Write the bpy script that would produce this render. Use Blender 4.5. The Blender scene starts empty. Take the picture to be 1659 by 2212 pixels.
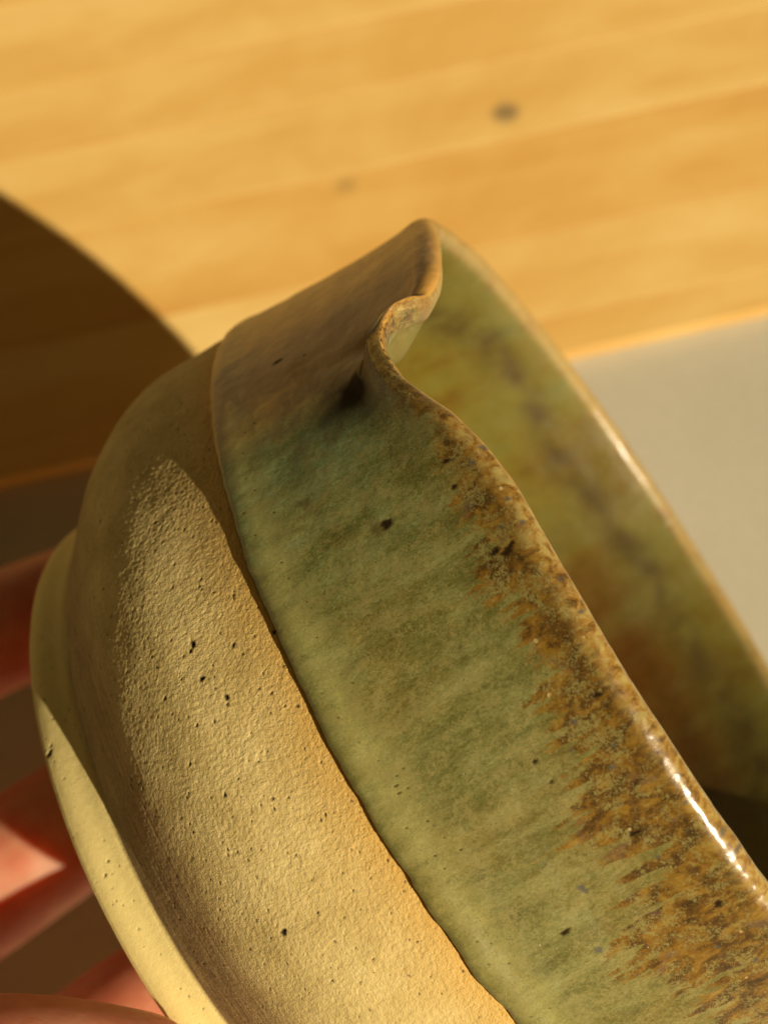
import bpy, math, random
import numpy as np
from mathutils import Matrix, Vector

random.seed(4)
S = bpy.context.scene
COL = S.collection
R = 0.060                       # mouth radius of the bowl, metres

# ------------------------------------------------------------------ camera
PITCH = math.radians(70)        # looking down at the board
F_PX, W_PX, H_PX = 3200.0, 1659.0, 2212.0
CAM_H = 5.92 * R * math.sin(PITCH)
cam_d = bpy.data.cameras.new("camera")
cam = bpy.data.objects.new("camera", cam_d)
COL.objects.link(cam)
cam.location = (0, 0, CAM_H)
cam.rotation_euler = (math.pi / 2 - PITCH, 0, 0)
cam_d.sensor_fit = 'VERTICAL'
cam_d.sensor_height = 48.0
cam_d.lens = 48.0 * F_PX / H_PX
cam_d.clip_start = 0.005
cam_d.clip_end = 50
cam_d.dof.use_dof = True
cam_d.dof.focus_distance = 2.40 * R
cam_d.dof.aperture_fstop = cam_d.lens / (0.034 * R * 1000)
S.camera = cam

# pose of the bowl: its own frame has z along the axis (0 at the rim), x towards the spout, y towards the viewer
RM = np.array([[-0.5307, -0.2398, 0.8129], [0.8464, -0.0993, 0.5232], [-0.0448, 0.9657, 0.2557]])
CB = np.array([0.3495, 3.1906, 0.3999]) * R
U, _, Vt = np.linalg.svd(RM); RM = U @ Vt
cp, sp = math.cos(PITCH), math.sin(PITCH)
CW = np.array([[1, 0, 0], [0, sp, -cp], [0, cp, sp]])    # camera axes (right, up, back) as columns, in the world
ROT = CW @ RM
LOC = np.array([0, 0, CAM_H]) - ROT @ CB
BOWL_M = Matrix([[*ROT[0], LOC[0]], [*ROT[1], LOC[1]], [*ROT[2], LOC[2]], [0, 0, 0, 1]])

# ------------------------------------------------------------------ sun and sky
AZ, EL = math.radians(133), math.radians(33)
L_b = np.array([math.cos(EL) * math.cos(AZ), math.cos(EL) * math.sin(AZ), math.sin(EL)])
L_w = ROT @ L_b
sun_d = bpy.data.lights.new("sun", 'SUN')
sun_d.energy = 5.0
sun_d.angle = math.radians(0.55)
sun_d.color = (1.0, 0.86, 0.62)
sun = bpy.data.objects.new("sun", sun_d)
COL.objects.link(sun)
sun.rotation_euler = Vector(L_w).to_track_quat('Z', 'Y').to_euler()
sun.location = (0.5, -0.5, 1)
world = bpy.data.worlds.new("World")
S.world = world
world.use_nodes = True
wn = world.node_tree
bg = wn.nodes['Background']
sky = wn.nodes.new('ShaderNodeTexSky')
sky.sky_type = 'NISHITA'
sky.sun_disc = False
sky.sun_elevation = math.asin(L_w[2])
sky.sun_rotation = math.atan2(L_w[0], L_w[1])
sky.dust_density = 1.0
sky.air_density = 1.0
sky.ozone_density = 0.5
tint = wn.nodes.new('ShaderNodeMix'); tint.data_type = 'RGBA'; tint.blend_type = 'MULTIPLY'
tint.inputs[0].default_value = 1.0
tint.inputs[7].default_value = (0.92, 0.45, 0.11, 1)
wn.links.new(sky.outputs[0], tint.inputs[6])
wn.links.new(tint.outputs[2], bg.inputs[0])
bg.inputs[1].default_value = 0.05
sky.altitude = 0
S.view_settings.view_transform = 'Standard'
S.view_settings.look = 'None'
S.view_settings.exposure = 0.1
S.view_settings.gamma = 1.0
S.cycles.max_bounces = 8

# ------------------------------------------------------------------ helpers
def at(px, py, z=0.0):
    """point of the horizontal plane at height z seen at a place in the picture; used to measure the board"""
    d = CW @ np.array([(px - W_PX / 2) / F_PX, -(py - H_PX / 2) / F_PX, -1.0])
    o = np.array([0, 0, CAM_H])
    return o + d * (z - o[2]) / d[2]

def hash3(i, j, k, seed):
    h = (i * 374761393 + j * 668265263 + k * 2147483647 + seed * 1274126177) & 0xFFFFFFFF
    h = ((h ^ (h >> 13)) * 1274126177) & 0xFFFFFFFF
    h = ((h ^ (h >> 16)) * 2246822519) & 0xFFFFFFFF
    h = h ^ (h >> 15)
    return (h & 0xFFFFFF) / float(0xFFFFFF)

def vnoise(P, seed=0):
    """gradient noise, P (n,3) -> about 0..1"""
    I = np.floor(P).astype(np.int64); Fr = P - I
    Fr = Fr * Fr * (3 - 2 * Fr)
    i, j, k = I.T; x, y, z = Fr.T
    X, Y, Z = (P - I).T
    def h(a, b, c):
        v = hash3(i + a, j + b, k + c, seed)
        w = (v * 7919.0) % 1.0
        ph_, cz = v * 2 * np.pi, w * 2 - 1
        sz = np.sqrt(1 - cz * cz)
        return 0.5 + 0.75 * ((X - a) * sz * np.cos(ph_) + (Y - b) * sz * np.sin(ph_) + (Z - c) * cz)
    c00 = h(0,0,0) * (1-x) + h(1,0,0) * x; c10 = h(0,1,0) * (1-x) + h(1,1,0) * x
    c01 = h(0,0,1) * (1-x) + h(1,0,1) * x; c11 = h(0,1,1) * (1-x) + h(1,1,1) * x
    c0 = c00 * (1-y) + c10 * y; c1 = c01 * (1-y) + c11 * y
    return c0 * (1-z) + c1 * z

def fbm(P, octv=4, seed=0, gain=0.5):
    s = 0; a = 1; t = 0
    for o in range(octv):
        s = s + a * vnoise(P * (2 ** o) + 17.3 * o, seed + o); t += a; a *= gain
    return s / t

def sstep(a, b, x):
    t = np.clip((x - a) / (b - a), 0, 1)
    return t * t * (3 - 2 * t)

def monot(xs, ys):
    """smooth interpolation through points (monotone cubic)"""
    xs = np.array(xs, float); ys = np.array(ys, float)
    h = np.diff(xs); d = np.diff(ys) / h
    m = np.zeros(len(xs)); m[0] = d[0]; m[-1] = d[-1]
    for i in range(1, len(xs) - 1):
        if d[i-1] * d[i] > 0:
            w1 = 2 * h[i] + h[i-1]; w2 = h[i] + 2 * h[i-1]
            m[i] = (w1 + w2) / (w1 / d[i-1] + w2 / d[i])
    def f(x):
        x = np.clip(x, xs[0], xs[-1])
        i = np.clip(np.searchsorted(xs, x) - 1, 0, len(xs) - 2)
        t = (x - xs[i]) / h[i]
        return ((1+2*t)*(1-t)**2*ys[i] + t*(1-t)**2*h[i]*m[i] + t*t*(3-2*t)*ys[i+1] + t*t*(t-1)*h[i]*m[i+1])
    return f

def grid_mesh(name, P, closed_u=True, uv=None, attrs=None, cap_end=None):
    """P (rows, cols, 3) -> mesh object"""
    nr, nc = P.shape[:2]
    me = bpy.data.meshes.new(name)
    V = P.reshape(-1, 3)
    cols = nc if closed_u else nc - 1
    r = np.arange(nr - 1)[:, None]; c = np.arange(cols)[None, :]
    c2 = (c + 1) % nc
    q = np.stack([r * nc + c, r * nc + c2, (r + 1) * nc + c2, (r + 1) * nc + c], -1).reshape(-1, 4)
    me.vertices.add(len(V)); me.vertices.foreach_set('co', V.astype(np.float32).ravel())
    me.loops.add(q.size); me.loops.foreach_set('vertex_index', q.astype(np.int32).ravel())
    me.polygons.add(len(q))
    me.polygons.foreach_set('loop_start', np.arange(0, q.size, 4, dtype=np.int32))
    me.polygons.foreach_set('loop_total', np.full(len(q), 4, dtype=np.int32))
    me.polygons.foreach_set('use_smooth', np.ones(len(q), dtype=bool))
    me.update(calc_edges=True)
    if attrs:
        for k, v in attrs.items():
            a = me.attributes.new(k, 'FLOAT', 'POINT')
            a.data.foreach_set('value', np.asarray(v, np.float32).ravel())
    if uv is not None:
        a = me.attributes.new('mm', 'FLOAT_VECTOR', 'POINT')
        v3 = np.zeros((nr * nc, 3), np.float32); v3[:, 0] = uv[0].ravel(); v3[:, 1] = uv[1].ravel()
        a.data.foreach_set('vector', v3.ravel())
    o = bpy.data.objects.new(name, me)
    COL.objects.link(o)
    return o

class NT:
    """small helper to write node trees"""
    def __init__(s, name):
        s.m = bpy.data.materials.new(name); s.m.use_nodes = True
        s.t = s.m.node_tree; s.b = s.t.nodes['Principled BSDF']
    def n(s, typ, **kw):
        nd = s.t.nodes.new(typ)
        for k, v in kw.items(): setattr(nd, k, v)
        return nd
    def link(s, a, b): s.t.links.new(a, b)
    def setin(s, sock, v):
        if isinstance(v, bpy.types.NodeSocket): s.link(v, sock)
        elif isinstance(v, (tuple, list)) and len(v) == 3 and sock.type == 'RGBA': sock.default_value = (*v, 1)
        else: sock.default_value = v
    def attr(s, name): return s.n('ShaderNodeAttribute', attribute_name=name).outputs['Fac']
    def vec(s, name='mm', scale=(1, 1, 1)):
        a = s.n('ShaderNodeAttribute', attribute_name=name).outputs['Vector']
        mp = s.n('ShaderNodeMapping'); s.link(a, mp.inputs[0]); mp.inputs['Scale'].default_value = scale
        return mp.outputs[0]
    def obj(s, scale=(1, 1, 1), loc=(0, 0, 0)):
        a = s.n('ShaderNodeTexCoord').outputs['Object']
        mp = s.n('ShaderNodeMapping'); s.link(a, mp.inputs[0]); mp.inputs['Scale'].default_value = scale
        s.setin(mp.inputs['Location'], loc)
        return mp.outputs[0]
    def noise(s, v, scale, detail=3, rough=0.5, dist=0.0):
        nd = s.n('ShaderNodeTexNoise'); s.link(v, nd.inputs['Vector'])
        nd.inputs['Scale'].default_value = scale; nd.inputs['Detail'].default_value = detail
        nd.inputs['Roughness'].default_value = rough; nd.inputs['Distortion'].default_value = dist
        return nd.outputs[0]
    def voro(s, v, scale, feature='F1'):
        nd = s.n('ShaderNodeTexVoronoi', feature=feature); s.link(v, nd.inputs['Vector'])
        nd.inputs['Scale'].default_value = scale
        return nd.outputs['Distance']
    def math(s, op, a, b=0.0, c=None, clamp=False):
        nd = s.n('ShaderNodeMath', operation=op); nd.use_clamp = clamp
        s.setin(nd.inputs[0], a); s.setin(nd.inputs[1], b)
        if c is not None: s.setin(nd.inputs[2], c)
        return nd.outputs[0]
    def ramp(s, v, stops):
        nd = s.n('ShaderNodeValToRGB'); cr = nd.color_ramp
        s.setin(nd.inputs[0], v)
        cr.elements[0].position = stops[0][0]; cr.elements[1].position = stops[-1][0]
        def col(c): return (c, c, c, 1) if not isinstance(c, tuple) else (*c, 1)
        cr.elements[0].color = col(stops[0][1]); cr.elements[1].color = col(stops[-1][1])
        for p_, c_ in stops[1:-1]:
            e = cr.elements.new(p_); e.color = col(c_)
        return nd.outputs[0]
    def mix(s, f, a, b, typ='MIX'):
        nd = s.n('ShaderNodeMix', data_type='RGBA', blend_type=typ)
        s.setin(nd.inputs[0], f); s.setin(nd.inputs[6], a); s.setin(nd.inputs[7], b)
        return nd.outputs[2]
    def bump(s, h, dist, strength=1.0, prev=None):
        nd = s.n('ShaderNodeBump'); nd.inputs['Distance'].default_value = dist
        nd.inputs['Strength'].default_value = strength; s.link(h, nd.inputs['Height'])
        if prev is not None: s.link(prev, nd.inputs['Normal'])
        return nd.outputs[0]
    def out(s, col=None, rough=None, normal=None, **kw):
        if col is not None: s.setin(s.b.inputs['Base Color'], col)
        if rough is not None: s.setin(s.b.inputs['Roughness'], rough)
        if normal is not None: s.link(normal, s.b.inputs['Normal'])
        for k, v in kw.items(): s.setin(s.b.inputs[k.replace('_', ' ')], v)
        return s.m

# ------------------------------------------------------------------ materials
def mat_glaze():
    t = NT('green_ash_glaze')
    mm = t.vec('mm')
    streak = t.noise(t.vec('mm', (0.42, 0.11, 1)), 1.0, 4, 0.55, 0.4)
    streak2 = t.noise(t.vec('mm', (1.0, 0.34, 1)), 1.0, 5, 0.62, 0.6)
    fibre = t.noise(t.vec('mm', (3.6, 1.7, 1)), 1.0, 6, 0.72, 1.2)
    fine = t.noise(mm, 5.0, 4, 0.7, 0.6)
    big = t.noise(mm, 0.085, 3, 0.55)
    v = t.math('ADD', t.math('MULTIPLY', streak, 0.45), t.math('MULTIPLY', fibre, 0.55))
    base = t.ramp(v, [(0.37, (0.080, 0.077, 0.012)), (0.46, (0.130, 0.126, 0.028)), (0.53, (0.188, 0.182, 0.053)), (0.63, (0.275, 0.267, 0.100))])
    warm = t.ramp(t.math('ADD', t.math('MULTIPLY', big, 0.6), t.math('MULTIPLY', streak2, 0.4)), [(0.46, 0.0), (0.60, 0.60)])
    base = t.mix(warm, base, t.mix(1.0, base, (1.22, 0.90, 0.70), 'MULTIPLY'))
    base = t.mix(t.math('MULTIPLY', t.attr('teal'), 0.9), base, t.mix(1.0, base, (0.95, 1.42, 2.0), 'MULTIPLY'))
    # thick pooled edge: paler and yellower
    base = t.mix(t.math('MULTIPLY', t.attr('pool'), t.ramp(t.math('ADD', t.math('MULTIPLY', streak2, 0.4), t.math('MULTIPLY', fine, 0.6)), [(0.40, 0.2), (0.58, 0.9)])), base, (0.35, 0.325, 0.105))
    base = t.mix(t.math('MULTIPLY', t.attr('lip_edge'), 0.8), base, (0.12, 0.125, 0.03))
    # brown breaking towards the rim, ragged and dendritic
    dend = t.noise(mm, 2.7, 8, 0.78, 1.3)
    cloud = t.noise(t.vec('mm', (0.55, 0.34, 1)), 1.0, 5, 0.62, 0.8)
    b0 = t.attr('brown')
    hair = t.noise(t.vec('mm', (2.6, 0.62, 1)), 1.0, 5, 0.65, 0.5)
    bm = t.math('ADD', t.math('ADD', b0, t.math('MULTIPLY', t.math('SUBTRACT', hair, 0.5), 1.5)), t.math('ADD', t.math('MULTIPLY', t.math('SUBTRACT', streak2, 0.5), 0.7), t.math('MULTIPLY', t.math('SUBTRACT', dend, 0.5), 1.6)))
    bmask = t.ramp(bm, [(0.45, 0.0), (0.56, 1.0)])
    bcol = t.ramp(t.math('ADD', t.math('MULTIPLY', cloud, 0.55), t.math('ADD', t.math('MULTIPLY', hair, 0.2), t.math('MULTIPLY', dend, 0.25))),
                  [(0.39, (0.038, 0.016, 0.004)), (0.465, (0.090, 0.042, 0.007)), (0.52, (0.180, 0.088, 0.009)), (0.59, (0.265, 0.155, 0.022)), (0.68, (0.39, 0.285, 0.080))])
    # violet-grey crystals
    bcol = t.mix(t.ramp(t.math('ADD', t.noise(t.vec('mm', (0.36, 0.20, 1), ), 1.0, 3, 0.6, 0.5), t.math('MULTIPLY', t.math('SUBTRACT', dend, 0.5), 0.45)), [(0.61, 0.0), (0.68, 0.5)]), bcol, (0.115, 0.075, 0.06))
    col = t.mix(t.math('MULTIPLY', bmask, 0.95), base, bcol)
    # olive lace over the brown
    isl = t.ramp(t.math('ADD', -0.03, t.math('ADD', t.noise(t.vec('mm', (0.5, 0.33, 1)), 1.0, 3, 0.6, 0.8), t.math('MULTIPLY', t.math('SUBTRACT', dend, 0.5), 1.9))), [(0.54, 0.0), (0.60, 0.85)])
    col = t.mix(isl, col, (0.25, 0.215, 0.068))
    rimc = t.ramp(t.noise(t.vec('mm', (0.8, 0.7, 1)), 1.0, 5, 0.68, 0.6), [(0.36, (0.12, 0.055, 0.012)), (0.48, (0.36, 0.20, 0.040)), (0.60, (0.46, 0.36, 0.12))])
    col = t.mix(t.math('MULTIPLY', t.attr('rim'), 0.75), col, rimc)
    col = t.mix(t.math('MULTIPLY', t.attr('rim_bare'), 0.85), col, (0.44, 0.29, 0.10))
    col = t.mix(t.math('MULTIPLY', t.attr('board_bounce'), 0.9), col, t.ramp(t.math('ADD', t.math('MULTIPLY', streak, 0.6), t.math('MULTIPLY', fibre, 0.4)), [(0.34, (0.48, 0.25, 0.050)), (0.64, (0.62, 0.34, 0.080))]))  # warm reflection of the board painted onto the spout's shaded face
    lown = t.noise(t.vec('mm', (0.07, 0.045, 1)), 1.0, 4, 0.6, 0.4)
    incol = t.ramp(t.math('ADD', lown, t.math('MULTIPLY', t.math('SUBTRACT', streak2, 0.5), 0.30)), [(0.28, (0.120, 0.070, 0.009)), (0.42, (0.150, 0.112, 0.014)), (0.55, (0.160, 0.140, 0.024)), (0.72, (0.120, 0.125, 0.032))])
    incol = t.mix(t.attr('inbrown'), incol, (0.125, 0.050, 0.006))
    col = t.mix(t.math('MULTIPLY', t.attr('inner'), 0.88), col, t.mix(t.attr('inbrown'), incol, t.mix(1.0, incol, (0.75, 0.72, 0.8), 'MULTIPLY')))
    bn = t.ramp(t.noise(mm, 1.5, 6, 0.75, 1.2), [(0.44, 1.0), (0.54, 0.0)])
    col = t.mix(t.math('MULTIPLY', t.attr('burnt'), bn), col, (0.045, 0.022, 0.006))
    # pale seed bubbles
    sd = t.ramp(t.voro(t.vec('mm', (0.33, 0.33, 1)), 1.0), [(0.055, 0.8), (0.085, 0.0)])
    col = t.mix(t.math('MULTIPLY', t.math('MULTIPLY', sd, bmask), t.math('SUBTRACT', 1.0, t.attr('inner'))), col, (0.55, 0.42, 0.17))
    spk = t.ramp(t.voro(mm, 0.85), [(0.045, 0.7), (0.085, 0.0)])
    col = t.mix(t.math('MULTIPLY', spk, t.ramp(big, [(0.42, 0.0), (0.6, 1.0)])), col, (0.06, 0.04, 0.015))
    col = t.mix(t.attr('stain_shade'), col, (0.075, 0.050, 0.012))  # brown glaze stains, plus painted shade in the crease under the lobe
    col = t.mix(t.attr('dark_mask'), col, (0.022, 0.012, 0.006))  # dark glaze spots and the painted shade of the pit
    col = t.mix(t.attr('blue'), col, (0.085, 0.080, 0.065))
    rim = t.attr('rim')
    rough = t.math('ADD', t.ramp(bmask, [(0, 0.44), (1, 0.32)]), t.math('MULTIPLY', rim, -0.08), clamp=True)
    rough = t.math('ADD', rough, t.math('MULTIPLY', t.math('SUBTRACT', fine, 0.5), 0.12))
    h = t.math('ADD', t.math('MULTIPLY', fibre, 0.5), t.math('MULTIPLY', dend, 0.5))
    soft = t.math('SUBTRACT', 1.0, t.math('MULTIPLY', rim, 0.75))
    h = t.math('ADD', t.math('MULTIPLY', fibre, 0.7), t.math('MULTIPLY', fine, 0.3))
    nrm = t.bump(t.math('MULTIPLY', h, soft), 0.00005, 0.45)
    nrm = t.bump(t.noise(mm, 0.8, 2, 0.5), 0.00012, 0.5, nrm)
    pit = t.ramp(t.voro(mm, 0.55), [(0.02, 0.0), (0.06, 1.0)])
    nrm = t.bump(pit, 0.0001, 0.5, nrm)
    t.link(t.ramp(t.noise(t.vec('mm', (0.14, 0.5, 1)), 1.0, 4, 0.6), [(0.40, 0.42), (0.60, 0.12)]), t.b.inputs['Coat Roughness'])
    nsp = t.math('SUBTRACT', 1.0, t.attr('dark_mask'))
    coat = t.math('MULTIPLY', t.math('ADD', 0.26, t.math('MULTIPLY', rim, 0.5), clamp=True), t.math('MULTIPLY', nsp, t.math('SUBTRACT', 1.0, t.math('ADD', t.math('MULTIPLY', t.attr('rim_bare'), 0.6), t.math('MULTIPLY', t.attr('board_bounce'), 0.45)), clamp=True)))
    t.link(t.math('MULTIPLY', nsp, 0.5), t.b.inputs['Specular IOR Level'])
    t.link(nrm, t.b.inputs['Coat Normal'])
    return t.out(col, rough, nrm, Coat_Weight=coat, IOR=1.5)

def mat_clay():
    t = NT('speckled_stoneware_clay')
    mm = t.vec('mm')
    n1 = t.noise(mm, 0.16, 4, 0.6)
    g1 = t.noise(mm, 1.5, 8, 0.85)
    grain = t.voro(mm, 3.0)
    g2 = t.noise(mm, 6.0, 2, 0.6)
    trim = t.noise(t.vec('mm', (0.12, 3.2, 1)), 1.0, 4, 0.65, 0.3)
    base = t.ramp(t.math('ADD', t.math('MULTIPLY', n1, 0.5), t.math('MULTIPLY', g1, 0.5)),
                  [(0.38, (0.44, 0.335, 0.120)), (0.5, (0.56, 0.440, 0.175)), (0.62, (0.67, 0.545, 0.240))])
    base = t.mix(t.math('MULTIPLY', t.attr('halo'), t.ramp(g1, [(0.3, 1.0), (0.7, 0.6)])), base, (0.66, 0.37, 0.065))
    trim_shade = t.math('MULTIPLY', t.attr('trim'), t.ramp(t.math('ADD', t.math('MULTIPLY', trim, 0.7), t.math('MULTIPLY', g1, 0.3)), [(0.42, 1.0), (0.66, 0.25)]))
    base = t.mix(trim_shade, base, (0.15, 0.080, 0.040))  # brown trimming streaks, with shade of the cove painted in
    base = t.mix(t.attr('foot'), base, t.ramp(g1, [(0.35, (0.68, 0.55, 0.20)), (0.6, (0.77, 0.64, 0.26))]))
    spk = t.ramp(t.voro(mm, 0.9), [(0.05, 0.85), (0.10, 0.0)])
    base = t.mix(t.math('MULTIPLY', spk, t.ramp(n1, [(0.42, 0.0), (0.55, 0.9)])), base, (0.14, 0.08, 0.03))
    base = t.mix(t.attr('dark_mask'), base, (0.02, 0.013, 0.008))
    rgh = t.math('SUBTRACT', 1.0, t.math('MULTIPLY', t.attr('foot'), 0.8))
    nrm = t.bump(t.math('MULTIPLY', g1, rgh), 0.00007, 0.5)
    dome = t.math('MULTIPLY', t.math('SUBTRACT', 1.0, grain), t.ramp(t.noise(mm, 1.1, 4, 0.7), [(0.35, 0.15), (0.65, 1.0)]))
    nrm = t.bump(t.math('MULTIPLY', dome, rgh), 0.00015, 0.5, nrm)
    nrm = t.bump(t.math('MULTIPLY', t.voro(mm, 5.5), rgh), 0.00006, 0.5, nrm)
    nrm = t.bump(g2, 0.00007, 0.8, nrm)
    nrm = t.bump(t.math('MULTIPLY', trim, t.attr('trim')), 0.0002, 0.6, nrm)
    return t.out(base, t.ramp(g2, [(0.3, 0.55), (0.7, 0.8)]), nrm, Specular_IOR_Level=0.35)

def mat_wood():
    t = NT('oiled_pine')
    oi = t.n('ShaderNodeObjectInfo')
    rnd = oi.outputs['Random']
    off = t.n('ShaderNodeCombineXYZ')
    t.link(t.math('MULTIPLY', rnd, 3.7), off.inputs[0]); t.link(t.math('MULTIPLY', rnd, 9.1), off.inputs[1])
    v1 = t.obj((4.5, 38, 38)); 
    va = t.n('ShaderNodeVectorMath', operation='ADD'); t.link(v1, va.inputs[0])
    sc = t.n('ShaderNodeVectorMath', operation='SCALE'); t.link(off.outputs[0], sc.inputs[0]); sc.inputs['Scale'].default_value = 8
    t.link(sc.outputs[0], va.inputs[1])
    g = t.noise(va.outputs[0], 1.0, 5, 0.6, 0.15)
    v2 = t.obj((30, 700, 700)); vb = t.n('ShaderNodeVectorMath', operation='ADD'); t.link(v2, vb.inputs[0]); t.link(sc.outputs[0], vb.inputs[1])
    fine = t.noise(vb.outputs[0], 1.0, 3, 0.6)
    col = t.ramp(t.math('ADD', t.math('MULTIPLY', g, 0.5), t.math('ADD', t.math('MULTIPLY', fine, 0.08), t.math('MULTIPLY', t.noise(t.obj((20, 36, 36)), 1.0, 5, 0.6, 0.8), 0.42))),
                 [(0.30, (0.59, 0.32, 0.075)), (0.48, (0.69, 0.435, 0.128)), (0.66, (0.78, 0.56, 0.21))])
    col = t.mix(t.ramp(rnd, [(0.0, 0.0), (1.0, 0.40)]), col, t.mix(1.0, col, (0.95, 0.82, 0.62), 'MULTIPLY'))
    col = t.mix(t.attr('knot'), col, (0.20, 0.14, 0.07))
    return t.out(col, t.ramp(fine, [(0.3, 0.38), (0.7, 0.55)]), t.bump(fine, 0.0001, 0.4), Specular_IOR_Level=0.4)

def mat_counter():
    t = NT('pale_counter_stone')
    v = t.obj()
    n1 = t.noise(v, 9, 4, 0.6); n2 = t.noise(v, 900, 2, 0.6)
    col = t.ramp(t.math('ADD', t.math('MULTIPLY', n1, 0.6), t.math('MULTIPLY', n2, 0.4)), [(0.35, (0.41, 0.38, 0.285)), (0.65, (0.49, 0.455, 0.345))])
    return t.out(col, 0.55, t.bump(n2, 0.0001, 0.3))

def mat_skin():
    t = NT('skin')
    v = t.obj()
    n1 = t.noise(v, 60, 4, 0.6); n2 = t.noise(v, 700, 3, 0.6); n3 = t.noise(t.obj((900, 900, 250)), 1.0, 3, 0.6, 1.0)
    col = t.ramp(n1, [(0.38, (0.50, 0.13, 0.065)), (0.5, (0.57, 0.20, 0.11)), (0.62, (0.64, 0.29, 0.18))])
    t.b.inputs['Subsurface Weight'].default_value = 0.75
    t.b.inputs['Subsurface Radius'].default_value = (1.0, 0.22, 0.08)
    t.b.inputs['Subsurface Scale'].default_value = 0.012
    return t.out(col, t.ramp(n2, [(0.3, 0.42), (0.7, 0.6)]), t.bump(n3, 0.00015, 0.6))

def mat_nail():
    t = NT('fingernail')
    n = t.noise(t.obj((500, 500, 60)), 1.0, 3, 0.6)
    t.b.inputs['Subsurface Weight'].default_value = 0.6
    t.b.inputs['Subsurface Radius'].default_value = (1.0, 0.35, 0.2)
    t.b.inputs['Subsurface Scale'].default_value = 0.004
    return t.out(t.ramp(n, [(0.3, (0.56, 0.28, 0.16)), (0.7, (0.62, 0.33, 0.20))]), 0.28, t.bump(n, 0.00006, 0.5), Coat_Weight=0.3)

GLAZE, CLAY, WOOD, COUNTER, SKIN, NAIL = mat_glaze(), mat_clay(), mat_wood(), mat_counter(), mat_skin(), mat_nail()

# ------------------------------------------------------------------ the setting: counter
def counter():
    z = -0.0052
    me = bpy.data.meshes.new('counter')
    me.from_pydata([(-2.5, -2.5, z), (2.5, -2.5, z), (2.5, 2.5, z), (-2.5, 2.5, z)], [], [(0, 1, 2, 3)])
    o = bpy.data.objects.new('counter', me); COL.objects.link(o); me.materials.append(COUNTER)
    o['kind'] = 'structure'
counter()

# ------------------------------------------------------------------ the wooden board, laid from staves
def board():
    th = 0.005
    a = at(0, 1038); b = at(1659, 664)
    ux = (b - a); ux /= np.linalg.norm(ux)
    ang = math.atan2(ux[1], ux[0])
    root = bpy.data.objects.new('wooden_board', None); COL.objects.link(root)
    mid = (a + b) / 2
    root.location = (mid[0], mid[1], -th)
    root.rotation_euler = (0, 0, ang)
    root['label'] = 'warm honey coloured wooden board of glued staves lying behind the bowl'
    root['category'] = 'wooden board'
    widths = [0.0105, 0.0235, 0.030, 0.024, 0.022, 0.028, 0.019, 0.025, 0.023, 0.027, 0.021, 0.026, 0.024]
    rr = random.Random(11)
    y = 0.0
    ca, sa = math.cos(ang), math.sin(ang)
    knots = []
    for px, py, rad in [(1092, 243, 0.0030), (748, 402, 0.0024)]:
        p = at(px, py) - mid
        knots.append((p[0]*ca + p[1]*sa, -p[0]*sa + p[1]*ca, rad))
    for k, w in enumerate(widths):
        x = -0.42 + rr.uniform(-0.0, 0.0)
        xs = [x]
        while xs[-1] < 0.42:
            xs.append(0.42)
            if 0.42 - xs[-1] < 0.06: xs[-1] = 0.42
        for i in range(len(xs) - 1):
            x0, x1 = xs[i] + 0.00008, xs[i+1] - 0.00008
            L = x1 - x0; bv = 0.00012; g = 0.00002
            nx = max(4, int(L / 0.0016)) if any(x0 < kx < x1 and y < ky < y + w for kx, ky, _ in knots) else 1
            hy = [g, g + bv, w - g - bv, w - g]
            if nx > 1: hy = [g] + list(np.linspace(g + bv, w - g - bv, 14)) + [w - g]
            X = np.array([x0, x0 + bv] + list(np.linspace(x0 + bv, x1 - bv, nx + 1))[1:-1] + [x1 - bv, x1])
            cx = (x0 + x1) / 2
            verts = []; faces = []; kn = []
            ny = len(hy)
            for xi, xv in enumerate(X):
                for yi, yv in enumerate(hy):
                    e = (xi in (0, len(X)-1)) or (yi in (0, ny-1))
                    verts.append((xv - cx, yv - w/2, th - (bv if e else 0.0)))
                    kv = 0
                    for kx, ky, rad in knots:
                        d = math.hypot((xv - kx) * 0.8, yv + y - ky)
                        kv = max(kv, max(0, min(1, (rad * 1.25 - d) / (rad * 0.6))) * (0.85 if rad > 0.0028 else 0.35))
                    kn.append(kv)
            n = len(X)
            for xi in range(n-1):
                for yi in range(ny-1):
                    q = xi*ny + yi; faces.append((q, q+ny, q+ny+1, q+1))
            base = len(verts)
            ring = [xi*ny for xi in range(n)] + [(n-1)*ny + yi for yi in range(1, ny)] + [xi*ny + ny-1 for xi in range(n-2, -1, -1)] + [yi for yi in range(ny-2, 0, -1)]
            for v in ring: verts.append((verts[v][0], verts[v][1], 0.0)); kn.append(0)
            m = len(ring)
            for j in range(m): faces.append((ring[j], base + j, base + (j+1) % m, ring[(j+1) % m]))
            faces.append(tuple(base + j for j in reversed(range(m))))
            me = bpy.data.meshes.new('stave'); me.from_pydata(verts, [], faces)
            at_ = me.attributes.new('knot', 'FLOAT', 'POINT'); at_.data.foreach_set('value', np.array(kn, np.float32))
            me.materials.append(WOOD)
            o = bpy.data.objects.new('stave', me); COL.objects.link(o)
            o.parent = root; o.location = (cx, y + w/2, 0)
        y += w
board()

# ------------------------------------------------------------------ the bowl
bowl = bpy.data.objects.new('pouring_bowl', None)
COL.objects.link(bowl)
bowl.matrix_world = BOWL_M @ Matrix.Translation((0, 0, -1.057 * R))
bowl['label'] = 'hand-thrown stoneware bowl with pinched pouring lip, green ash glaze over bare speckled clay'
bowl['category'] = 'bowl'
OFF = np.array([0, 0, 1.057])

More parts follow.
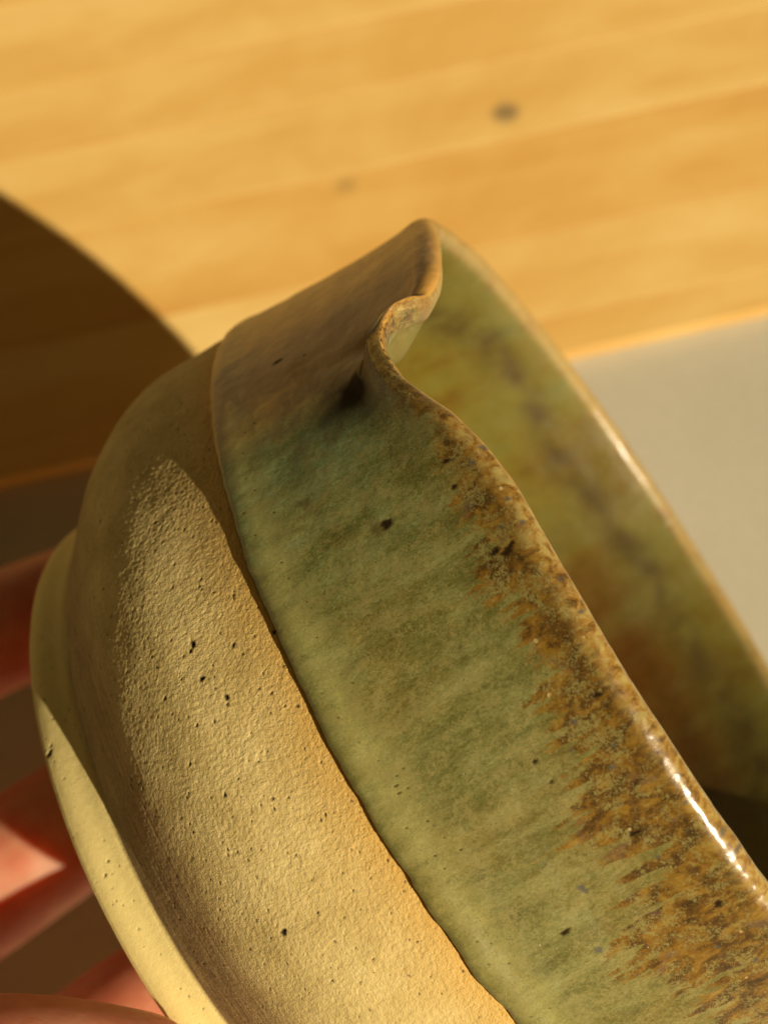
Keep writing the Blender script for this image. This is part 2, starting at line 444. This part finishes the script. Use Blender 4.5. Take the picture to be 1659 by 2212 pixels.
# angles of the columns: fine where the camera is close
def columns():
    a = [-12.0]
    out = []
    t = -12.0
    while t < 348.0 - 1e-6:
        out.append(t)
        if -10 <= t < 122: st = 0.14
        elif t < 122 or t < 128 or t > 342: st = 0.3
        else: st = 0.8
        t += st
    return np.radians(np.array(out))
TH = columns()
DEG = np.degrees(TH)

# shape of the lip along the rim (degrees; outward lean, height), periodic
_lip = [(-90, 0, 0), (-40, -0.004, 0), (-22, -0.018, 0.002), (-8, -0.031, 0.005), (2, -0.033, 0.008), (12, -0.029, 0.016), (22, -0.023, 0.034),
        (31, -0.006, 0.045), (37, 0.009, 0.041), (40.8, 0.017, 0.031), (42.8, 0.024, 0.008), (44.2, 0.057, -0.014), (45.3, 0.076, -0.042),
        (46.8, 0.074, -0.073), (48.6, 0.056, -0.088), (51.2, 0.038, -0.084), (54.8, 0.029, -0.060), (59, 0.025, -0.028), (63.5, 0.013, -0.009),
        (69, 0.005, 0.0), (78, 0, 0), (300, 0, 0)]
_d = [q[0] for q in _lip]
f_dr = monot(_d, [q[1] for q in _lip]); f_dz = monot(_d, [q[2] for q in _lip])
DGW = np.where(DEG > 300, DEG - 360, DEG)
DR, DZ = f_dr(DGW), f_dz(DGW)
LOBE = sstep(24, 39, DGW) * (1 - sstep(62, 76, DGW))

# outer profile r(z)
_pz = [-1.057, -1.03, -0.985, -0.965, -0.95, -0.90, -0.85, -0.80, -0.75, -0.70, -0.65, -0.60, -0.55, -0.46, -0.30, -0.15, -0.05, 0.0]
_pr = [0.842, 0.846, 0.841, 0.841, 0.850, 0.892, 0.933, 0.967, 0.990, 1.006, 1.012, 1.010, 1.005, 0.999, 0.992, 0.991, 0.996, 1.002]
f_out = monot(_pz, _pr)
# wall below the rim as a function of depth d (>= 0): how much of the lip's displacement reaches it
def disp(d, cols):
    dr, dz, lb = DR[cols], DZ[cols], LOBE[cols]
    g_l = np.exp(-(d / 0.09) ** 1.4)          # the folded lobe dies off quickly
    g_s = np.exp(-(d / 0.30) ** 1.5)           # the rest of the lip reaches further down
    g = g_l * lb + g_s * (1 - lb)
    gz_l = np.exp(-(d / 0.13) ** 2); gz_s = np.exp(-(d / 0.25) ** 2)
    gz = gz_l * lb + gz_s * (1 - lb)
    # crease under the lobe
    cr = -0.026 * np.exp(-((DGW[cols] - 44.2) / 1.8) ** 2) * np.exp(-((d - 0.09) / 0.05) ** 2)
    bulge = 0.010 * np.exp(-((DGW[cols] - 56) / 9.0) ** 2) * np.exp(-((d - 0.16) / 0.14) ** 2)
    return dr * g + cr + bulge, dz * gz

NC = len(TH)
cosT, sinT = np.cos(TH), np.sin(TH)

def spots(field_u, field_z, lst, kinds, stretch=1.0, jitter=True):
    out = np.zeros(field_u.shape)
    for s in lst:
        a, z, r = s[0], s[1], s[2]
        if len(s) > 3 and s[3] not in kinds: continue
        du = (np.radians(field_u - a)) * 1.0; dz = (field_z - z) / stretch
        m = (np.abs(du) < r * 3) & (np.abs(dz) < r * 3)
        if not m.any(): continue
        ang = np.arctan2(dz[m], du[m])
        rad = np.hypot(du[m], dz[m])
        rr_ = r * (1 + 0.18 * np.sin(ang * 2 + a) + 0.12 * np.sin(ang * 3 + 2 * a) + 0.10 * np.sin(5 * ang + a * 3))
        out[m] = np.maximum(out[m], 1 - sstep(0.55, 1.15, rad / rr_))
    return out

CLAY_SPOTS = [(63.97,-0.604,0.0062),(64.46,-0.6123,0.0031),(66.21,-0.539,0.0038),(67.54,-0.6109,0.0053),(70.36,-0.5842,0.0053),(70.98,-0.5877,0.0023),(67.16,-0.6889,0.0031),(71.75,-0.6205,0.003),(71.23,-0.651,0.0023),(72.26,-0.512,0.0022),(74.56,-0.4817,0.003),(73.98,-0.6933,0.003),(76.74,-0.5609,0.0022),(77.61,-0.6248,0.0022),(78.21,-0.6582,0.0037),(80.73,-0.5888,0.003),(81.36,-0.5651,0.0022),(81.6,-0.5942,0.0022),(91.62,-0.6886,0.0067),(48.74,-0.6082,0.0033),(42.22,-0.7363,0.0043),(61.67,-0.5066,0.0031),(58.79,-0.5593,0.0023),(91.72,-0.7682,0.0023),(91.58,-0.6187,0.0029),(83.04,-0.7054,0.0022),(84.35,-0.6766,0.0022),(94.56,-0.6214,0.0022),(89.18,-0.6918,0.0022),(97.65,-0.6628,0.0022),(67.23,-0.4642,0.0042),(84.38,-0.5248,0.0022),(60.0,-1.0404,0.0080),(59.19,-1.0331,0.0034),(77.47,-1.0172,0.0033),(76.17,-1.0015,0.0025)]
GLZ_SPOTS = [(36.56,-0.3068,0.0059,0),(38.4,-0.2516,0.0025,0),(64.09,-0.2122,0.0082,0),(57.47,-0.3284,0.0108,1),(52.97,-0.2836,0.0055,1),(64.77,-0.0815,0.0044,0),(72.51,-0.0589,0.0075,0),(71.98,-0.0769,0.0057,0),(91.71,-0.0715,0.0042,2),(93.28,-0.0914,0.0049,2),(104.31,-0.2993,0.0057,0),(107.47,-0.2738,0.0065,2),(85.33,-0.3961,0.0022,0),(85.98,-0.3979,0.0022,0),(89.57,-0.1884,0.0035,0),(101.4,-0.2376,0.0064,2),(101.88,-0.2346,0.005,2),(71.08,-0.017,0.005,2),(68.53,-0.019,0.0043,2),(62.89,-0.0041,0.0058,2),(63.97,-0.0308,0.0051,2),(70.42,-0.0492,0.0036,2),(108.97,-0.0765,0.0057,0),(77.67,-0.1974,0.0043,1),(91.83,-0.1843,0.0028,0),(77.08,-0.0092,0.0042,2),(88.31,-0.1038,0.0049,2),(87.25,-0.0511,0.0049,0),(99.36,-0.1196,0.0056,0),(103.21,-0.0079,0.0062,2),(105.37,-0.0068,0.0063,2),(99.0,-0.0266,0.0042,2)]
_r = random.Random(7)
for _ in range(430):
    CLAY_SPOTS.append((_r.uniform(25, 118), _r.uniform(-0.93, -0.47), _r.choice([0.0011, 0.0013, 0.0016, 0.0019])))
for _ in range(40):
    CLAY_SPOTS.append((_r.uniform(40, 105), _r.uniform(-1.05, -0.965), _r.choice([0.0010, 0.0013, 0.0018])))
for _ in range(10):
    GLZ_SPOTS.append((_r.uniform(60, 118), -abs(_r.gauss(0, 0.12)), _r.uniform(0.0022, 0.005), _r.choice([0, 2, 2])))
for _ in range(46):
    GLZ_SPOTS.append((_r.uniform(38, 118), _r.uniform(-0.44, -0.36), 0.0013, 0))

# lower edge of the glaze
edge_n = fbm(np.stack([cosT * 9, sinT * 9, np.zeros(NC)], 1), 4, 3) - 0.5
edge_m = fbm(np.stack([cosT * 34, sinT * 34, np.zeros(NC) + 3], 1), 3, 13) - 0.5
Z_E = -0.462 + 0.018 * edge_n + 0.006 * edge_m

def build_glaze():
    # rows: along the outer wall, over the lip, down the inside
    n_out, n_lip, n_in = 186, 26, 120
    half, hr = 0.034, 0.0265
    cols = np.arange(NC)
    rows_r, rows_z, dist, face = [], [], [], []
    s = np.linspace(0, 1, n_out)
    s = 0.10 * (1 - np.cos(np.pi * np.clip(s / 0.06, 0, 1))) / 2 * 0.4 + s * 0.96
    s = (s - s[0]) / (s[-1] - s[0])
    depth_e = -Z_E                         # depth of the edge
    for q in s:
        d = depth_e * (1 - q) + half * q   # depth below the rim top
        t = (depth_e - d)                  # distance from the edge
        thick = 0.0130 * np.sqrt(np.clip(1 - (1 - np.clip(t / 0.014, 0, 1)) ** 2, 0, 1)) + 0.0045 * np.exp(-((t - 0.030) / 0.025) ** 2) - 0.0075 * sstep(0.05, 0.3, t)
        if q == 0: thick = thick - 0.002
        dr, dz = disp(d, cols)
        r = f_out(-d) + thick + dr
        rows_r.append(r); rows_z.append(-d + dz); dist.append(d + 0 * r); face.append(0 * r)
    # lip
    r_o = f_out(-half) + 0.0055
    for k in range(1, n_lip):
        a = math.pi * k / n_lip
        d = half - half * math.sin(a)
        dr, dz = disp(max(d, 0), cols)
        dr0, dz0 = disp(half, cols)
        w = math.sin(a)
        rc = r_o - hr
        rows_r.append(rc + hr * math.cos(a) + dr * w + dr0 * (1 - w))
        rows_z.append(-half + half * math.sin(a) + dz * w + dz0 * (1 - w))
        dist.append(np.zeros(NC) + d); face.append(np.zeros(NC) + k / n_lip)
    # inside wall
    iz = np.concatenate([np.linspace(half, 0.86, 84), 0.86 + 0.085 * np.sin(np.linspace(0, math.pi/2, n_in - 84 + 1)[1:])])
    f_in = monot([-0.945, -0.93, -0.90, -0.86, -0.80, -0.7, -0.6, -0.45, -0.2, -0.02], [0.70, 0.74, 0.79, 0.835, 0.875, 0.915, 0.932, 0.940, 0.939, 0.9475])
    off = (r_o - 2 * hr) - f_in(-half)
    for d in iz:
        dr, dz = disp(d, cols)
        rows_r.append(f_in(-d) + off * math.exp(-(d - half) / 0.05) + dr)
        rows_z.append(-d + dz); dist.append(np.zeros(NC) + d); face.append(np.ones(NC))
    for q in np.linspace(0.93, 0.0, 14):
        rows_r.append(np.zeros(NC) + 0.70 * max(q, 0.002)); rows_z.append(np.zeros(NC) - 0.945 - 0.02 * (1 - q)); dist.append(np.zeros(NC) + 1.0); face.append(np.ones(NC))
    Rr, Zz, D, Fc = map(np.array, (rows_r, rows_z, dist, face))
    nr = Rr.shape[0]
    P0 = np.stack([Rr * cosT, Rr * sinT, Zz], -1).reshape(-1, 3)
    # hand-made unevenness
    bigw = (fbm(P0 * 3.0, 2, 21) - 0.5).reshape(nr, NC)
    med = (fbm(P0 * 14, 3, 5) - 0.5).reshape(nr, NC)
    rib = (vnoise(P0 * 60, 9) - 0.5).reshape(nr, NC)
    near_lip = np.exp(-(D / 0.05) ** 2)
    keep = sstep(0.0, 0.03, -Z_E[None, :] - D) if True else 1
    keep = np.where(Fc > 0, 1, keep)
    Rr = Rr + keep * (0.010 * bigw * 0.6 + 0.0045 * med) + near_lip * (0.0016 * rib)
    # soft throwing rings
    Rr = Rr + 0.0004 * np.sin(D * 70 + 3 * bigw) * keep * (D < 0.6)
    Zz = Zz + near_lip * (0.005 * med + 0.001 * rib) + 0.006 * near_lip * bigw
    A2, Z2 = np.broadcast_to(DEG, Rr.shape), -D
    outer = (Fc < 0.5)
    dark = np.where(outer, spots(A2, Z2, GLZ_SPOTS, (0,), 1.8), 0)
    blue = np.where(outer, spots(A2, Z2, GLZ_SPOTS, (2,), 1.2), 0) * 0.8
    stain_shade = np.where(outer, spots(A2, Z2, GLZ_SPOTS, (1,), 1.3), 0) * 0.5
    stain_shade = stain_shade + np.where(Fc >= 1, np.exp(-((D - 0.15 - 0.12 * bigw) / 0.050) ** 2) * np.clip(0.62 + 2.6 * med, 0, 0.95), 0)
    for (a_, z_, r_) in [(64.1, -0.225, 0.012), (36.6, -0.31, 0.008)]:
        stain_shade = np.maximum(stain_shade, np.where(outer, spots(A2, Z2, [(a_, z_, r_)], (1,), 1.8) * 0.55, 0))
    Rr = Rr - 0.0010 * dark
    # bulk of the brown: a band under the rim that widens to the right
    hb = monot([-60, 30, 50, 60, 66, 72, 80, 90, 100, 112, 130, 200, 300], [0.05, 0.02, 0.045, 0.07, 0.105, 0.125, 0.15, 0.185, 0.225, 0.25, 0.26, 0.18, 0.07])(DGW)
    cu = DEG * 1.047   # mm along the rim
    drip = fbm(np.stack([np.broadcast_to(cu * 0.16, Rr.shape).ravel(), (D * 60 * 0.03).ravel(), np.zeros(Rr.size)], 1), 4, 31, 0.6).reshape(Rr.shape)
    drip2 = fbm(np.stack([np.broadcast_to(cu * 0.85, Rr.shape).ravel(), (D * 60 * 0.10).ravel(), np.zeros(Rr.size) + 5], 1), 3, 37, 0.6).reshape(Rr.shape)
    edge_pos = hb * (0.82 + 1.15 * (drip - 0.5) + 1.5 * (drip2 - 0.5))
    brown = 0.5 + (edge_pos - D) / 0.085
    brown = np.where(Fc >= 0.5, 0.30 + 1.2 * (drip - 0.5) + 0.5 * 0.35 + 0.5 * sstep(220, 265, DGW[None, :] % 360) * sstep(0.2, 0.35, D), brown)
    brown = np.clip(brown, -0.35, 1.1)
    t_e = np.clip(-Z_E[None, :] - D, 0, 1)
    pool = np.where(outer, np.exp(-((t_e - 0.055) / 0.035) ** 2) * 0.9, 0)
    lip_edge = np.where(outer, 1 - sstep(0.004, 0.020, t_e), 0)
    lipz = np.exp(-(np.clip(D - 0.004, 0, 1) / 0.022) ** 2)
    G2 = np.broadcast_to(DGW, Rr.shape)
    onn = sstep(41, 45, G2) * (1 - sstep(170, 200, G2))
    rim = lipz * onn * np.where(Fc > 0.62, 1 - 0.85 * sstep(0.62, 0.72, Fc), 1)
    rim_bare = np.exp(-(np.clip(D - 0.004, 0, 1) / 0.030) ** 2) * (1 - onn) * (0.75 + 1.0 * (med))
    teal = np.where(outer, np.exp(-((A2 - 52) / 12.0) ** 2) * sstep(0.04, 0.2, D) * (0.55 + 0.9 * (drip - 0.5) + 0.3), 0)
    teal = np.maximum(teal, 0.2 * np.where(Fc >= 0.5, np.exp(-((D - 0.12) / 0.12) ** 2), 0))
    teal = np.clip(teal, 0, 1)
    board_bounce = np.where(outer, (1 - sstep(40, 52, G2 + 14 * (drip - 0.5) + 8 * (D - 0.25))), 0) * (0.85 + 0.6 * (drip2 - 0.5))
    board_bounce = np.clip(board_bounce * (1 - 0.4 * pool), 0, 1)
    inner = np.clip((Fc - 0.8) / 0.2, 0, 1) * sstep(0.015, 0.05, D)
    stain_shade = np.maximum(stain_shade, np.exp(-((G2 - 49) / 4.5) ** 2) * np.exp(-(D / 0.05) ** 2) * (Fc < 0.35) * np.clip(0.8 + 2.5 * med, 0, 0.95))
    stain_shade = np.maximum(stain_shade, np.where(outer, np.exp(-((G2 - 48.0) / 2.6) ** 2) * np.exp(-((D - 0.105) / 0.04) ** 2) * 0.9, 0))  # crease under the lobe: shade painted into the colour
    dark = np.maximum(dark, np.where(outer, np.clip((1.15 + 1.0 * med) * np.exp(-((G2 - 49.2 + 5 * med) / 3.4) ** 2) * np.exp(-((D - 0.165 + 0.10 * med) / 0.080) ** 2), 0, 1), 0))  # near-black pit: mostly painted shadow, partly dark pooled glaze
    dark = np.maximum(dark, np.where(outer, 0.95 * np.exp(-((G2 - 46.6 - 30 * (D - 0.06) + 3 * med) / 1.5) ** 2) * np.exp(-((D - 0.085) / 0.060) ** 4), 0))  # painted shadow carried up along the tuck
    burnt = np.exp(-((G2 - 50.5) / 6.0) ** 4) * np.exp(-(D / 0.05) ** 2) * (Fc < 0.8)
    G3 = np.broadcast_to(DEG, Rr.shape)
    inbrown = np.where(Fc >= 1, sstep(255, 285, G3 % 360) * 0 + (1 - sstep(262, 292, G3)) * (G3 > 180) * sstep(0.10, 0.30, D) * np.clip(0.9 + 2.2 * (drip - 0.5), 0, 1), 0)
    P = np.stack([Rr * cosT, Rr * sinT, Zz], -1)
    um = np.broadcast_to(np.radians(DEG) * 60.0, Rr.shape)
    seg = np.linalg.norm(np.diff(np.stack([Rr[:, 700], Zz[:, 700]], 1), axis=0), axis=1)
    vm = np.concatenate([[0], np.cumsum(seg)])[:, None] * 60.0 + np.zeros(NC)
    o = grid_mesh('glaze', ((P + OFF) * R), True, (um, vm),
                  dict(brown=brown, pool=pool, lip_edge=lip_edge, burnt=burnt, board_bounce=board_bounce, inbrown=inbrown, inner=inner, rim=rim, rim_bare=rim_bare, teal=teal, dark_mask=dark * 0.95, blue=blue, stain_shade=stain_shade))
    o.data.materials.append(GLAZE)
    o['label'] = 'green glaze breaking to brown on the upper wall, lip and inside'
    o.parent = bowl
    return o

def build_clay():
    cols = np.arange(NC)
    zs = np.concatenate([np.linspace(-0.44, -0.955, 212)])
    Rr = np.array([f_out(z) + 0 * TH for z in zs]); Zz = zs[:, None] + np.zeros(NC)
    # let the clay dive under the glaze
    under = sstep(-0.003, 0.004, Zz - Z_E[None, :])
    nr = len(zs)
    P0 = np.stack([Rr * cosT, Rr * sinT, Zz], -1).reshape(-1, 3)
    bigw = (fbm(P0 * 3.0, 2, 21) - 0.5).reshape(nr, NC)
    med = (fbm(P0 * 13, 3, 45) - 0.5).reshape(nr, NC)
    gr = (fbm(P0 * np.array([42, 42, 36]), 4, 51, 0.8) - 0.5).reshape(nr, NC)
    rg = np.random.default_rng(5)
    wht = rg.normal(0, 0.32, Rr.shape); wht = (wht + np.roll(wht, 1, 0) + np.roll(wht, 1, 1) + np.roll(wht, (1, 1), (0, 1))) * 0.6
    A2 = np.broadcast_to(DEG, Rr.shape)
    dark_mask = spots(A2, Zz, CLAY_SPOTS, (0,), 1.0)
    fade = 1 - sstep(-0.93, -0.955, Zz) if False else sstep(-0.955, -0.93, Zz)
    rings = vnoise(np.stack([np.zeros(Rr.size), (Zz * 150 + A2 * 0.004).ravel(), np.zeros(Rr.size)], 1), 61).reshape(Rr.shape) - 0.5
    trimz = sstep(-0.80, -0.86, Zz) if False else 1 - sstep(-0.89, -0.735, Zz + 0.03 * (fbm(np.stack([A2.ravel() * 0.15, (Zz * 40).ravel(), np.zeros(Rr.size)], 1), 4, 91).reshape(Rr.shape) - 0.5))
    Rr = Rr + 0.010 * bigw * 0.6 * fade + fade * (0.0035 * med + (0.0011 * gr + 0.00085 * wht) * (1 - 0.4 * trimz) + 0.0016 * rings * trimz) - 0.0035 * dark_mask - 0.004 * under
    P = np.stack([Rr * cosT, Rr * sinT, Zz], -1)
    um = np.broadcast_to(np.radians(DEG) * 60.0, Rr.shape)
    vm = np.zeros(Rr.shape); vm[1:] = np.cumsum(np.hypot(np.diff(f_out(zs)), np.diff(zs)))[:, None] * 60
    halo_w = 0.035 + 0.05 * (fbm(np.stack([A2.ravel() * 0.12, np.zeros(Rr.size), np.zeros(Rr.size)], 1), 3, 71).reshape(Rr.shape))
    halo = np.exp(-np.clip((Z_E[None, :] - Zz), 0, 1) / halo_w) * 0.95
    trim = trimz * (0.75 + 0.25 * sstep(58, 90, A2)) * 0.95  # carried all round to deepen the cove's shade in the colour
    o = grid_mesh('clay_wall', ((P + OFF) * R), True, (um, vm), dict(dark_mask=dark_mask, halo=halo, trim=trim, foot=np.zeros(Rr.shape)))
    o.data.materials.append(CLAY)
    o['label'] = 'bare sandy clay belly with dark iron speckles'
    o.parent = bowl
    # foot ring
    zr = [(f_out(z), z) for z in np.linspace(-0.955, -1.048, 40)]
    zr += [(0.842 - 0.006 * (1 - math.cos(a)) , -1.048 - 0.009 * math.sin(a)) for a in np.linspace(0.2, math.pi/2, 6)]
    zr += [(0.83, -1.0575), (0.77, -1.0575), (0.755, -1.054), (0.745, -1.035), (0.735, -1.01), (0.70, -1.0), (0.35, -0.995), (0.002, -0.994)]
    pr = np.array(zr)
    Rr = pr[:, 0][:, None] + np.zeros(NC); Zz = pr[:, 1][:, None] + np.zeros(NC)
    nr = len(pr)
    P0 = np.stack([Rr * cosT, Rr * sinT, Zz], -1).reshape(-1, 3)
    med = (fbm(P0 * 10, 3, 85) - 0.5).reshape(nr, NC)
    gr = (fbm(P0 * np.array([90, 90, 60]), 2, 51) - 0.5).reshape(nr, NC)
    A2 = np.broadcast_to(DEG, Rr.shape)
    dark_mask = spots(A2, Zz, CLAY_SPOTS, (0,), 1.0)
    k = (Rr > 0.6) * sstep(-0.955, -0.965, Zz) if False else (Rr > 0.6) * (1 - sstep(-0.968, -0.956, Zz))
    Rr = Rr + k * (0.0035 * med + 0.0006 * gr) - 0.003 * dark_mask
    P = np.stack([Rr * cosT, Rr * sinT, Zz], -1)
    um = np.broadcast_to(np.radians(DEG) * 60.0, Rr.shape)
    vm = np.zeros(Rr.shape); vm[1:] = np.cumsum(np.hypot(np.diff(pr[:, 0]), np.diff(pr[:, 1])))[:, None] * 60 + 40
    ft = np.where(Rr > 0, 1 - sstep(-0.975, -0.956, Zz), 0)
    o = grid_mesh('foot_ring', ((P + OFF) * R), True, (um, vm), dict(dark_mask=dark_mask, halo=0 * Rr, trim=(1 - ft) * (0.75 + 0.25 * sstep(58, 90, A2)) * 0.95, foot=ft * 0.9))
    o.data.materials.append(CLAY)
    o['label'] = 'smooth pale turned foot ring with one dark fleck'
    o.parent = bowl

build_glaze()
build_clay()

# ------------------------------------------------------------------ the hand
def sweep(bm_v, bm_f, pts, rads, nseg=20, flat=1.0):
    """closed capsule tube along a smoothed path, appended to the lists"""
    pts = np.array(pts, float); rads = np.array(rads, float)
    n = len(pts); m = 8 * (n - 1) + 1
    t = np.linspace(0, n - 1, m)
    def cr(a, t_):
        i = np.clip(np.floor(t_).astype(int), 0, n - 2); f = (t_ - i)
        if a.ndim == 2: f = f[:, None]
        p0, p1, p2, p3 = a[np.clip(i-1, 0, n-1)], a[i], a[i+1], a[np.clip(i+2, 0, n-1)]
        return 0.5 * ((2*p1) + (p2-p0)*f + (2*p0-5*p1+4*p2-p3)*f**2 + (3*p1-p0-3*p2+p3)*f**3)
    C = cr(pts, t); Rd = cr(rads, t)
    T = np.gradient(C, axis=0); T /= np.linalg.norm(T, axis=1)[:, None]
    up = np.array([0, 1.0, 0.0])
    # round ends
    e = np.radians([80, 62, 44, 24])
    C = np.vstack([[C[0] - T[0] * Rd[0] * math.sin(q) for q in e], C, [C[-1] + T[-1] * Rd[-1] * math.sin(q) for q in e[::-1]]])
    Rd = np.concatenate([Rd[0] * np.cos(e), Rd, Rd[-1] * np.cos(e[::-1])])
    T = np.vstack([np.repeat(T[:1], 4, 0), T, np.repeat(T[-1:], 4, 0)])
    base = len(bm_v)
    for c, r, tt in zip(C, Rd, T):
        a = np.cross(tt, up); a /= np.linalg.norm(a); b = np.cross(a, tt)
        for k in range(nseg):
            q = 2 * math.pi * k / nseg
            bm_v.append(c + r * (a * math.cos(q) + b * flat * math.sin(q)))
    M = len(C)
    for i in range(M - 1):
        for k in range(nseg):
            k2 = (k + 1) % nseg
            bm_f.append((base + i*nseg + k, base + i*nseg + k2, base + (i+1)*nseg + k2, base + (i+1)*nseg + k))
    bm_f.append(tuple(base + k for k in reversed(range(nseg))))
    bm_f.append(tuple(base + (M-1)*nseg + k for k in range(nseg)))

def hand():
    V, Fc = [], []
    # four fingers reach under and round the far side of the foot; the thumb lies on the near side
    sweep(V, Fc, [(0.90, -0.35, -2.95), (0.88, -0.72, -2.25), (0.845, -0.80, -1.80), (0.72, -0.90, -1.30), (0.60, -0.95, -0.98)], [0.19, 0.185, 0.178, 0.165, 0.14])
    sweep(V, Fc, [(0.26, -0.10, -3.05), (0.235, -0.52, -2.35), (0.25, -0.62, -1.95), (0.25, -0.92, -1.45), (0.22, -1.12, -0.98)], [0.215, 0.205, 0.195, 0.175, 0.145])
    sweep(V, Fc, [(-0.24, 0.0, -3.05), (-0.255, -0.13, -2.45), (-0.26, -0.15, -1.95), (-0.26, -0.24, -1.66), (-0.44, -0.46, -1.40), (-0.52, -0.58, -1.25)], [0.20, 0.19, 0.18, 0.18, 0.21, 0.18])  # hidden tip bent and thickened to block sun from the finger gap
    sweep(V, Fc, [(-0.95, -0.05, -2.85), (-1.26, -0.32, -2.25), (-1.27, -0.42, -1.78), (-1.08, -0.44, -1.38), (-1.05, -0.38, -1.08)], [0.25, 0.28, 0.30, 0.30, 0.25])  # out of view; shape fattened and shifted to keep sun off the gaps
    sweep(V, Fc, [(-0.25, 0.75, -3.05), (-0.14, 1.06, -2.30), (0.035, 1.12, -1.66), (0.015, 1.11, -1.31), (-0.045, 1.05, -1.18), (-0.13, 0.96, -1.085)], [0.36, 0.27, 0.20, 0.165, 0.145, 0.115])
    # palm, heel and wrist
    for x in (0.75, 0.4, 0.05, -0.3, -0.65, -0.95):
        sweep(V, Fc, [(x * 1.05, -0.1 + 0.1 * abs(x), -2.9), (x * 0.95, 0.10, -3.5), (x * 0.75, 0.35, -4.2)], [0.26, 0.30, 0.32])
    sweep(V, Fc, [(-0.1, 0.75, -3.2), (0.0, 0.55, -3.7), (0.05, 0.45, -4.2)], [0.36, 0.38, 0.36])
    for x in (-0.22, 0.0, 0.22):
        sweep(V, Fc, [(x * 1.6, 0.38, -4.1), (x, 0.48, -4.9), (x * 1.1 - 0.1, 0.6, -6.2), (x * 1.2 - 0.3, 0.7, -7.6)], [0.36, 0.34, 0.38, 0.42])
    me = bpy.data.meshes.new('hand')
    me.from_pydata([tuple((np.array(v) + OFF) * R) for v in V], [], Fc)
    o = bpy.data.objects.new('hand', me); COL.objects.link(o)
    m = o.modifiers.new('fuse', 'REMESH'); m.mode = 'VOXEL'; m.voxel_size = 0.0011; m.use_smooth_shade = True
    s = o.modifiers.new('soften', 'SMOOTH'); s.factor = 0.6; s.iterations = 12
    me.materials.append(SKIN)
    o.matrix_world = BOWL_M @ Matrix.Translation((0, 0, -1.057 * R))
    o['label'] = 'bare left hand gripping the foot of the bowl, thumb in front and fingers behind'
    o['category'] = 'hand'
    # thumbnail
    c = np.array([-0.103, 0.990, -1.125]); axis = np.array([-0.055, -0.078, 0.10]); axis /= np.linalg.norm(axis)
    n = np.array([0.35, 0.90, 0.25]); n -= axis * (n @ axis); n /= np.linalg.norm(n); side = np.cross(axis, n)
    vs, fs = [], []
    NU, NV = 15, 13
    for i in range(NU):
        for j in range(NV):
            u = i / (NU-1) * 2 - 1; v = j / (NV-1) * 2 - 1
            wdt = 0.098 * math.sqrt(max(0, 1 - (abs(u)) ** 3.2 * 0.75))
            q = v * 0.95
            p = c + axis * (u * 0.105 + 0.0) + side * wdt * math.sin(q) * 1.1 + n * (0.138 * math.cos(q * 0.9) - 0.012 - 0.02 * (u * 0.5 + 0.5) ** 2)
            vs.append(tuple((p + OFF) * R))
    for i in range(NU-1):
        for j in range(NV-1):
            a = i*NV + j; fs.append((a, a+1, a+NV+1, a+NV))
    me2 = bpy.data.meshes.new('thumbnail'); me2.from_pydata(vs, [], fs)
    for p_ in me2.polygons: p_.use_smooth = True
    o2 = bpy.data.objects.new('fingernail', me2); COL.objects.link(o2); me2.materials.append(NAIL)
    sd = o2.modifiers.new('thickness', 'SOLIDIFY'); sd.thickness = 0.0005; sd.offset = 0
    o2.parent = o
    return o
hand()
